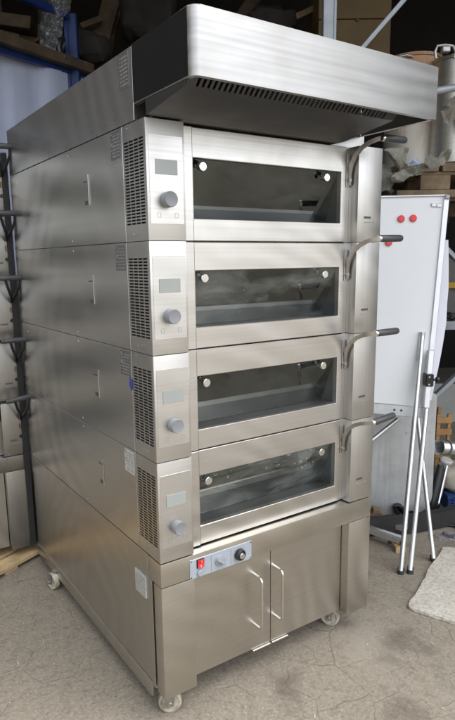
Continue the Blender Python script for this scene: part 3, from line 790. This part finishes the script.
# black moulded trim lying along the tank foot, then rising
bt = [V3(u, v, d) for u, v, d in ((362, 530, 3.20), (380, 533, 3.21), (400, 537, 3.22), (420, 539, 3.25), (440, 538, 3.30), (470, 536, 3.40))]
m = MB((bt[2].x, bt[2].y, 0)); m.strap([Vector((p_.x, p_.y, max(.06, p_.z*.0+.06))) for p_ in bt], (0, 0, 1), .095, .05)
single('black_trim', m, 'rubber', (bt[2].x, bt[2].y, 0), 'long black moulded trim lying in front of the galvanised tank', 'trim')
pp = [V3(u, v, d) for u, v, d in ((426, 536, 3.44), (429, 520, 3.46), (433, 500, 3.48), (438, 478, 3.52), (441, 465, 3.54))]
cp = BG('chrome_pole', 'leaning black and chrome pole with a round pale cap beside the tank', 'pole', (pp[0].x, pp[0].y, 0))
pp[0].z = 0.0
m = cp.mb(); m.tube(pp, [.020, .024, .026, .024, .020], 12); cp.part(m, 'pole', 'black_plastic')
m = cp.mb(); m.tube([p_+Vector((.034, -.012, 0)) for p_ in pp[1:]], .010, 10); cp.part(m, 'chrome_rod', 'chrome')
cc = pp[-1]+Vector((.03, 0, .02)); m = cp.mb(); m.lathe([(0, .02), (.030, .020), (.038, .012), (.036, .0), (.020, -.012), (.018, -.06), (0, -.06)], cc, (.15, -.25, 1), 24); cp.part(m, 'cap', 'light_panel')
# sack
def lump(mb, c, rx, ry, rz_, amp=.12, seed=1, n=14):
    rnd = random.Random(seed); ph = [rnd.uniform(0, 6.28) for _ in range(6)]
    rows = []
    for i in range(n+1):
        th = math.pi*i/n; row = []
        for j in range(n*2):
            f_ = 2*math.pi*j/(n*2)
            k_ = 1+amp*(math.sin(3*f_+ph[0]+2*th)+.6*math.sin(5*f_+ph[1])*math.sin(4*th+ph[2])+.4*math.sin(9*th+ph[3]+2*f_))
            sq = lambda x: math.copysign(abs(x)**.6, x)
            row.append(mb._v((c[0]+rx*k_*sq(math.sin(th))*sq(math.cos(f_)), c[1]+ry*k_*sq(math.sin(th))*sq(math.sin(f_)), c[2]+rz_*k_*sq(math.cos(th)))))
        rows.append(row)
    for i in range(n):
        for j in range(n*2): mb.face([rows[i][j], rows[i][(j+1) % (n*2)], rows[i+1][(j+1) % (n*2)], rows[i+1][j]])
# blue crate with sack on it, plank, duct, slatted crate
dC = 3.52
aC, _ = AD(447, 520, dC); aC2, _ = AD(492, 520, dC); zC = AD(450, 499, dC)[1]
bc = BG('plastic_crate', 'dark blue plastic crate in the lower right corner under the sack', 'crate', (aC, dC, 0))
m = bc.mb(); xs = [aC+i*(aC2-aC)/16 for i in range(17)]; zz = [.01+i*(zC-.01)/9 for i in range(10)]
hole = lambda i, j: i % 2 == 1 and j % 2 == 1
m.plate(xs, zz, hole, lambda u, v: (u, dC, v), (0, .008, 0)); m.plate(xs, zz, hole, lambda u, v: (u, dC+.30, v), (0, .008, 0))
m.plate([dC+.009+i*.0281 for i in range(11)], zz, hole, lambda u, v: (aC, u, v), (.008, 0, 0)); m.plate([dC+.009+i*.0281 for i in range(11)], zz, hole, lambda u, v: (aC2-.008, u, v), (.008, 0, 0))
m.box(aC+.009, aC2-.009, dC+.009, dC+.299, .012, .02); bc.part(m, 'crate_body', 'crate_blue')
m = bc.mb(); m.ring(aC-.006, aC2+.006, zC+.001, zC+.02, aC+.02, aC2-.02, zC+.006, zC+.012, dC-.006, dC+.31, 0); bc.part(m, 'crate_rim', 'crate_blue')
a0, z0 = AD(462, 486, dC); m = MB((a0, dC+.14, zC+.02)); lump(m, (a0+.02, dC+.14, zC+.10), .125, .13, .082, .05, 4)
single('sack', m, 'sack', (a0, dC+.14, zC+.02), 'grubby beige sack lying on the dark blue crate', 'sack')
ax_, zx = AD(443.5, 500, 3.50); m = MB((ax_, 3.50, 0)); m.bar((ax_-.005, 3.50, 0.0), (ax_, 3.53, zx+.01), .035, .03, .002)
single('wooden_plank', m, 'wood_orange', (ax_, 3.86, 0), 'short brown plank standing upright at the left end of the blue crate', 'plank')
a0, z0 = AD(438, 447, 3.72); a1, z1 = AD(475, 450, 3.95); m = MB((a0, 3.72, z0)); N = 40; pts = []; rs = []
for i in range(N+1):
    t = i/N; pts.append(Vector((a0, 3.72, z0)).lerp(Vector((a1, 3.95, z1)), t)); rs.append(.046+.0035*math.cos(i*math.pi))
m.tube(pts, rs, 20, False)
dx = BG('flexible_duct', 'corrugated silver duct passing between slatted crate and pale pole cap', 'duct', (a0, 3.72, z0))
dx.part(m, 'duct_hose', 'duct_silver')
m = dx.mb(); e1 = Vector((a1, 3.95, z1)); e0 = Vector((a0, 3.72, z0)); ud = (e1-e0).normalized(); m.tube([e0+ud*.07, e0+ud*.085], .052, 20, False); dx.part(m, 'clamp_ring', 'zinc')
a0, z0 = AD(437, 414, 4.15); a1, _ = AD(450, 414, 4.15); sc = BG('slatted_crate', 'narrow slatted orange wood crate standing behind the silver duct', 'crate', (a0, 4.15, 0))
m = sc.mb()
for x_ in (a0+.01, a1-.005):
    for y_ in (4.15, 4.35): m = sc.mb(); m.bar((x_, y_, 0), (x_, y_, z0+.0), .022, .022, .001); sc.part(m, 'corner_post', 'wood_orange')
zq = .06
while zq < z0-.02:
    for y0, y1 in ((4.128, 4.1385), (4.362, 4.372)):
        m = sc.mb(); m.box(a0-.006, a1+.012, y0, y1, zq, zq+.045, .001); sc.part(m, 'slat', 'wood_orange')
    zq += .085
# plastic sheet scrap
g_ = ground_pt(450, 546); m = MB((g_.x, g_.y, 0)); crumple(m, lambda u, v: (g_.x-.06+u*.35, g_.y-.05+v*.14, .045+.012*math.sin(u*9)), 14, 6, .008)
single('plastic_sheet', m, 'plastic_film', (g_.x, g_.y, 0), 'scrap of crumpled clear plastic beside the far edge of the concrete slab', 'plastic scrap', recalc=False)

# small clutter on the ground by the tank
for i, (u, v, d_, r_, lab) in enumerate(((446, 508, 3.9, .07, 'rusty iron disc leaning in the shadow behind the blue crate'),)):
    q_ = V3(u, v, d_); q_.z = r_+.001; m = MB(q_); m.lathe([(0, 0), (r_, 0), (r_, .02), (r_*.5, .03), (0, .03)], q_, (0, -1, .2), 24); single('iron_disc', m, 'rust_pot', q_, lab, 'disc')
hz = [V3(u, v, d_) for u, v, d_ in ((436, 541, 3.30), (446, 536, 3.31), (455, 541, 3.29), (462, 548, 3.2), (452, 552, 3.15), (442, 548, 3.2))]
for h_ in hz: h_.z = .013
m = MB(hz[0]); m.tube([hz[0].lerp(hz[1], .0)]+[hz[i].lerp(hz[(i+1) % 6], t) for i in range(5) for t in (.33, .66, 1)], .011, 8)
single('cable', m, 'cable_black', hz[0], 'thin black cable curled on the ground at the tank foot', 'cable')
# storage rack
dR = 4.3
rk = BG('storage_rack', 'grey steel storage rack with zigzag braces standing behind the tall oven', 'rack', (AD(328, 100, dR)[0], dR, 0))
aP = AD(328, 100, dR)[0]; aQ = AD(492, 200, dR)[0]
for a_ in (aP, aQ):
    m = rk.mb(); m.box(a_-.043, a_+.026, dR-.02, dR+.06, 0, 4.6, .004); m.box(a_+.0265, a_+.047, dR-.005, dR+.06, 0, 4.6, .003); rk.part(m, 'rack_post', 'rack_grey')
def br_(u0, v0, u1, v1, dd):
    m = rk.mb(); p0, p1 = V3(u0, v0, dd), V3(u1, v1, dd); dv = (p1-p0); m.bar(p0-dv*.25, p1+dv*.25, .03, .052, .003, up=(0, 1, 0)); rk.part(m, 'brace', 'rack_grey')
br_(360, 51, 404, 0, dR+.02); br_(384, 184.5, 455, 258, dR+.02); br_(437, 394, 455, 377, dR+.02)
m = rk.mb(); m.tube([V3(380, 101, 3.72), V3(439, 90.5, 3.72), V3(500, 80, 3.72)], .021, 14); rk.part(m, 'crossbar', 'rack_grey')
zS = AD(430, 196, 3.95)[1]-.01
m = rk.mb(); m.box(aP+.05, aQ-.05, dR-.06, dR-.02, zS-.10, zS-.004, .004); m.box(aP+.05, aQ-.05, 4.95, 5.0, zS-.10, zS-.004); rk.part(m, 'shelf_beam', 'wood_dark')
# pallet with pots
pl = BG('wooden_pallet', 'weathered wooden pallet up on the rack carrying steel pots', 'pallet', (AD(440, 190, 3.95)[0], 4.2, zS))
a0, a1 = AD(396, 190, 3.95)[0], AD(540, 190, 3.95)[0]; zP = AD(440, 163.5, 3.95)[1]; zB = AD(440, 190, 3.95)[1]
m = pl.mb()
for y0 in (3.93, 4.2, 4.47): m.box(a0, a1, y0, y0+.11, zS, zB, .002)
pl.part(m, 'bottom_board', 'wood_pallet')
zt0 = AD(440, 172, 3.95)[1]
for u0, u1 in ((420, 450), (500, 530)):
    for y0 in (3.94, 4.21, 4.48):
        m = pl.mb(); m.box(AD(u0, 180, 3.95)[0], AD(u1, 180, 3.95)[0], y0, y0+.10, zB+.001, zt0-.019, .003); pl.part(m, 'block', 'wood_pallet')
m = pl.mb(); m.box(a0+.02, a1, 3.94, 4.60, zt0-.018, zt0)
for i in range(7): m.box(a0+.0+i*.14, a0+.115+i*.14, 3.92, 4.60, zt0+.0005, zP, .002)
pl.part(m, 'top_board', 'wood_pallet')
def pot(name, label, uc, r, vtop, dd, mat, lid_knob, loops):
    a, _ = AD(uc, 100, dd); zt_ = AD(uc, vtop, dd-r*.6)[1]; z0_ = zP+.001
    P_ = BG(name, label, 'pot', (a, dd, z0_))
    m = P_.mb(); m.lathe([(0, 0), (r-.015, 0), (r, .015), (r, zt_-z0_-.012), (r+.008, zt_-z0_-.008), (r+.008, zt_-z0_), (r-.004, zt_-z0_)], (a, dd, z0_), (0, 0, 1), 40); P_.part(m, 'pot_body', mat)
    m = P_.mb(); m.lathe([(r+.009, zt_-z0_+.001), (r+.009, zt_-z0_+.008), (r*.8, zt_-z0_+.014), (0, zt_-z0_+.022)], (a, dd, z0_), (0, 0, 1), 40)
    ld = P_.part(m, 'lid', mat)
    if lid_knob:
        kx, kz = AD(445.5, 53, dd-r*.9); m = P_.mb(); m.box(kx-.026, kx+.026, dd-r*.9-.02, dd-r*.9+.02, zt_+.009, zt_+.05, .006); P_.part(m, 'lid_latch', 'zinc', ld)
    for (u0, u1, v0, v1, rr_) in loops:
        pz = [V3(u0+1, v1, dd-r*.95), V3(u0, (v0+v1)/2, dd-r*.95), V3(u0+2.5, v0+1, dd-r*.97), V3((u0+u1)/2, v0, dd-r), V3(u1-2.5, v0+1, dd-r*.97), V3(u1, (v0+v1)/2, dd-r*.95), V3(u1-1, v1, dd-r*.95)]
        m = P_.mb(); m.tube(pz, rr_, 10); P_.part(m, 'pot_handle', 'zinc')
pot('stock_pot', 'tall steel stock pot with loop handle at the top right', 461, .20, 57.5, 4.15, 'steel_pot', True, [(435, 455.5, 45, 58.5, .0085)])
pot('stock_pot', 'rust stained pot on the pallet half hidden by the oven hood', 412, .175, 56.5, 4.28, 'rust_pot', False, [(400, 413, 55, 58, .006)])
# felt scraps lying over the pallet edge
def scrap(name, pts, dd, th, label, mat='felt', wob=.01, cat='felt scrap'):
    """soft torn sheet: rounded outline, gently waved, with a thickness"""
    p_ = [V3(u, v, dd) for u, v in pts]
    for _ in range(2):
        p_ = [q for i in range(len(p_)) for q in (p_[i].lerp(p_[(i+1) % len(p_)], .10), p_[i].lerp(p_[(i+1) % len(p_)], .90))]
    p_ = [p+Vector((random.uniform(-1, 1)*.006, 0, random.uniform(-1, 1)*.006)) for p in p_]
    c_ = sum(p_, Vector())/len(p_); m = MB(c_); ph = random.uniform(0, 6)
    wave = lambda p: Vector((0, .026*math.sin(p.x*31+ph)+.024*math.sin(p.z*43+ph*2+p.x*17)+.008*math.sin(p.x*90+p.z*70), 0))
    sides = []; th *= .4
    for off_ in (0, th):
        ctr = m._v(c_+wave(c_)+Vector((0, off_, 0))); rings = []
        for t in (.3, .55, .8, 1.0): rings.append([m._v((lambda q: q+wave(q)+Vector((0, off_+(.004 if t == 1 and off_ == 0 else 0), 0)))(c_.lerp(p, t))) for p in p_])
        n = len(p_)
        for i in range(n):
            m.face([ctr, rings[0][i], rings[0][(i+1) % n]])
            for r0, r1 in zip(rings, rings[1:]): m.face([r0[i], r1[i], r1[(i+1) % n], r0[(i+1) % n]])
        sides.append(rings[-1])
    for i in range(n): m.face([sides[0][i], sides[0][(i+1) % n], sides[1][(i+1) % n], sides[1][i]])
    o = single(name, m, mat, c_, label, cat, None)
    for p in o.data.polygons: p.use_smooth = True
scrap('felt_scrap', [(383, 149), (412, 147), (407, 158), (405, 164), (400, 170), (392, 162)], 3.80, .02, 'triangular grey felt scrap hanging over the pallet next to the top oven grip')
scrap('felt_scrap', [(391, 177), (396, 172), (404, 169), (415, 167), (425, 164), (430, 167), (426, 172), (413, 176), (402, 182), (393, 182)], 3.77, .025, 'long grey felt strip sagging lowest along the pallet edge above the whiteboard')
scrap('felt_scrap', [(424, 166), (425, 160), (431, 155), (437, 157), (443, 151), (451, 149), (452, 158), (445, 164), (436, 168), (429, 170)], 3.74, .025, 'crumpled grey felt piece at the foot of the tall stock pot')
scrap('felt_scrap', [(372, 170), (384, 163), (391, 168), (394, 180), (390, 190), (376, 192)], 3.86, .03, 'dark grey felt lump just right of the top oven side column')
scrap('felt_scrap', [(441, 108), (446, 101), (456, 95), (468, 92), (470, 112), (456, 118), (447, 127), (442, 124)], 3.85, .02, 'grey felt scrap hanging in front of the tall stock pot')
scrap('paper_scrap', [(406, 163), (413, 157), (420, 161), (421, 164), (408, 166)], 3.83, .008, 'pale blue paper tucked between the felt scraps', 'paper_blue', .004, 'paper')
# cabinet behind
dC2 = 5.6
oc = BG('ochre_cabinet', 'ochre wooden cabinet high on the rack behind the grey post', 'cabinet', (AD(365, 30, dC2)[0], dC2, 3.0))
a0, zb0 = AD(318, 54, dC2); a1, _ = AD(390, 50, dC2)
m = oc.mb(); m.box(a0, a1, dC2, dC2+.5, zb0-.03, zb0+.27, .004); m.box(a0, a1, dC2, dC2+.5, zb0+.276, zb0+.75, .004); oc.part(m, 'drawer', 'cabinet_ochre')
kx, kz = AD(357, 20, dC2); m = oc.mb(); m.cyl((kx, dC2, kz), (0, -1, 0), .014, .012, 14); oc.part(m, 'drawer_knob', 'black_plastic')
m = oc.mb(); m.box(a0-.6, a1+.3, dC2-.02, dC2+.55, zb0-.075, zb0-.031); oc.part(m, 'carrying_board', 'wood_dark')
# right shelf, yellow beam, panels
dS = 4.75
sh = BG('metal_shelf', 'pale grey metal shelf with a yellow beam at the right edge', 'shelf', (AD(450, 330, dS)[0], dS, 0))
a0, zs1 = AD(434, 321.5, dS); a1 = AD(540, 330, dS)[0]; zs0 = AD(440, 330, dS)[1]
m = sh.mb(); m.box(a0, a1, dS, dS+.5, zs0, zs1, .003); sh.part(m, 'shelf_board', 'rack_grey')
a0y, zy1 = AD(425, 282.5, dS+.45); zy0 = AD(440, 288.5, dS+.45)[1]; m = sh.mb(); m.box(a0y, a1+.1, dS+.45, dS+.49, zy0, zy1, .003); sh.part(m, 'yellow_beam', 'yellow_beam')
m = sh.mb(); m.box(a0y, a1+.1, dS+.502, dS+.52, zs1+.001, AD(440, 258, dS+.5)[1]); sh.part(m, 'back_panel', 'grey_panel')
m = sh.mb(); m.box(a1-.05, a1, dS+.05, dS+.09, 0, 2.4); m.box(a0-.12, a0-.07, dS+.05, dS+.09, 0, zs1); sh.part(m, 'shelf_post', 'rack_grey')
cb = BG('cable_coil', 'black cable coil with shiny plugs lying on the metal shelf', 'cable', (AD(448, 318, dS)[0], dS+.1, zs1))
m = cb.mb(); cx = AD(452, 318, dS)[0]
for k_ in range(7):
    rr_ = .09+.012*(k_ % 3); zz_ = zs1+.011+.012*(k_//2)
    m.tube([(cx+rr_*1.2*math.cos(t*math.pi/12+k_)+.01*math.sin(k_*7), dS+.11+rr_*math.sin(t*math.pi/12+k_)*.8, zz_+.006*math.sin(t*1.3+k_)) for t in range(25)], .010, 8)
cb.part(m, 'cable', 'cable_black')
m = cb.mb()
for u, v in ((444, 317), (451, 316.5), (454, 319)):
    q_ = V3(u, v, dS+.012); m.lathe([(0, 0), (.012, .002), (.012, .02), (0, .022)], (q_.x, q_.y, q_.z-.01), (.3, -.5, 1), 12)
cb.part(m, 'plug', 'chrome')
a0, z0 = AD(430, 384, 5.6); a1, _ = AD(560, 384, 5.6)
m = MB((a0, 5.6, 0)); m.box(a0, a1, 5.6, 5.64, 0, z0, .004); single('wall_panel', m, 'light_panel', (a0, 5.6, 0), 'plain light grey panel standing low behind the duct and slatted crate', 'panel')
# ------------------------------------------------------------------ left background
dL = 5.2
bk = BG('blue_rack', 'blue steel rack standing behind the ovens at top left', 'rack', (AD(71, 60, dL)[0], dL, 0))
ap = AD(71, 40, dL)[0]; m = bk.mb(); m.box(ap-.058, ap+.048, dL, dL+.07, 0, AD(71, 12.5, dL)[1], .006); m.box(ap-.050, ap-.016, dL-.02, dL-.0005, 0, AD(71, 17, dL)[1], .004); bk.part(m, 'rack_post', 'rack_blue')
m = bk.mb(); m.bar(V3(20, -4, dL-.5), V3(66, 15.5, dL-.03), .05, .055, .004); bk.part(m, 'beam', 'rack_blue')
dA, dZ = 4.55, 5.38
m = bk.mb(); m.bar(V3(-25, 40.5, dA-.15), V3(86, 74.0, dZ), .05, .075, .004); bk.part(m, 'beam', 'rack_blue')
m = MB(V3(-25, 34, dA-.15)); m.bar(V3(-25, 30.0, dA-.2), V3(90, 70.0, dZ-.02), .10, .075, .004)
single('timber_beam', m, 'wood_dark', V3(-25, 34, dA-.15), 'long brown timber lying on the blue beam at top left', 'timber')
# sheet hung from the beam
pL, pR = V3(-25, 46, dA-.05), V3(92, 78, dZ+.05)
m = MB(pL)
crumple(m, lambda u, v: pL.lerp(pR, u)+Vector((.0, .05*math.sin(u*7+.8*v)+.03*math.sin(u*17), -1.6*v)), 40, 14, .004)
single('tarpaulin', m, 'tarp', pL, 'pale blue sheet hanging from the blue beam at top left', 'tarpaulin', recalc=False)
# boards on the rack
def slabbox(name, u0, v0, u1, v1, dd, th, mat, label, cat, rot=0, grp=None):
    a0, z1 = AD(u0, v0, dd); a1, z0 = AD(u1, v1, dd); m = MB(((a0+a1)/2, dd, z0)); c_ = Vector(((a0+a1)/2, dd, (z0+z1)/2))
    m.box(a0, a1, dd, dd+th, z0, z1, .004)
    o = single(name, m, mat, ((a0+a1)/2, dd, z0), label, cat, grp)
    if rot: o.rotation_euler = (0, math.radians(rot), -YAW)
    return o
slabbox('wooden_board', -30, 12, 30, 24, 5.3, .5, 'wood_dark', 'upper brown board stacked on the blue rack at top left', 'board', 8)
slabbox('wooden_board', -40, 27, 18, 37, 5.25, .5, 'wood_dark', 'lower brown board stacked on the blue rack at top left', 'board', 14)
slabbox('wooden_board', 14, 30, 46, 44, 5.5, .6, 'wood_pallet', 'greyish board leaning under the wrapped bundle on the blue rack', 'board', -24)
wb = BG('wrapped_bundle', 'bundle wrapped in shiny clear film beside the blue post', 'bundle', V3(52, 58, 5.12))
def wfun(u, v):
    a, z = AD(40+12*v*.0+u*24+4*(1-v)*-1+6*v, 58-62*v, 5.1); return (a+.02*math.sin(v*9), 5.1-.12*math.sin(u*math.pi)+.02*math.sin(v*23+u*9), z)
m = wb.mb(); crumple(m, wfun, 14, 22, .008); wb.part(m, 'film_wrap', 'plastic_film', recalc=False)
q_ = V3(52, 56, 5.15); m = wb.mb(); m.box(q_.x-.09, q_.x+.09, 5.13, 5.23, q_.z, q_.z+.45, .02); wb.part(m, 'dark_core', 'dark_lump')
m = MB(V3(62, 58, 5.06)); m.tube([V3(61, 58, 5.06), V3(58.5, 48, 5.05), V3(60, 41, 5.06), V3(64, 38.5, 5.08)], [.025, .03, .028, .02], 10); m.box(V3(60, 58, 5.06).x-.03, V3(60, 58, 5.06).x+.05, 5.02, 5.10, V3(60, 60, 5.06).z, V3(60, 57.5, 5.06).z)
single('black_hook', m, 'black_plastic', V3(62, 58, 5.06), 'curved black hook between film wrapped bundle and blue post', 'hook')
# leaning boards and lumber in the dark behind the hood
for i, (u0, v0, u1, v1, dd, wd, mat, lab) in enumerate((
        (92, 70, 118, -20, 6.0, .16, 'wood_dark', 'wide dark board leaning just right of the blue post'),
        (104, 60, 124, -20, 6.3, .10, 'wood_pallet', 'narrow dark board leaning left of the hood top'),
        (80, 30, 100, 22, 5.9, .14, 'wood_dark', 'short dark board lying across the leaning boards'),
        (288, 22, 318, 8, 5.9, .10, 'wood_pallet', 'short brown board end lying left of the grey rack post'),
        (240, 20, 262, -12, 6.2, .12, 'wood_dark', 'dark plank leaning above the middle of the hood'))):
    p0, p1 = V3(u0, v0, dd), V3(u1, v1, dd+.1); m = MB(p0); m.bar(p0, p1, .05, wd, .004, up=(0, 1, 0) if i in (2, 3) else (1, 0, 0))
    single('wooden_board', m, mat, p0, lab, 'board')
for i, (u, v, dd, rx, rz_, lab) in enumerate(((92, 52, 5.7, .16, .12, 'dark shapeless bundle behind the blue post'), (150, 20, 6.0, .25, .2, 'dark bundle above the left corner of the hood'), (270, 26, 6.0, .22, .12, 'dark bundle behind the top edge of the hood'))):
    q_ = V3(u, v, dd); m = MB(q_); lump(m, q_, rx, .2, rz_, .1, 20+i); single('dark_bundle', m, 'dark_lump', q_, lab, 'bundle')
for i, (z_, d_) in enumerate(((2.86, 5.75),)):
    m = MB((-1.0, d_, z_-.2)); m.box(-2.6, 1.1, d_-.1, d_+.6, z_-.14, z_-.02); single('shelf_deck', m, 'wood_dark', (-1.0, d_, z_-.2), 'dark wooden shelf deck carrying the bundles behind the hood', 'shelf')

# ------------------------------------------------------------------ shed
sd = BG('storage_shed', 'dark open-fronted storage shed behind and above the ovens', 'shed', (0, 8.5, 0))
m = sd.mb(); m.box(-7, 7, 8.5, 8.6, 0, 5.2); sd.part(m, 'back_wall', 'shed_dark')
m = sd.mb(); m.box(-4, 7, 1.5, 8.6, 5.0, 5.1); sd.part(m, 'roof', 'shed_dark')  # unseen roof, front edge brought forward to keep the racks behind in shade
m = sd.mb(); m.box(-2.9, -2.8, -.6, 8.49, 0, 4.99); sd.part(m, 'side_wall', 'left_block_wall')  # unseen wall, set close and forward to block sky light from the left
m = sd.mb(); m.box(7.001, 7.1, 1.5, 8.6, 0, 5.2); sd.part(m, 'side_wall', 'shed_dark')
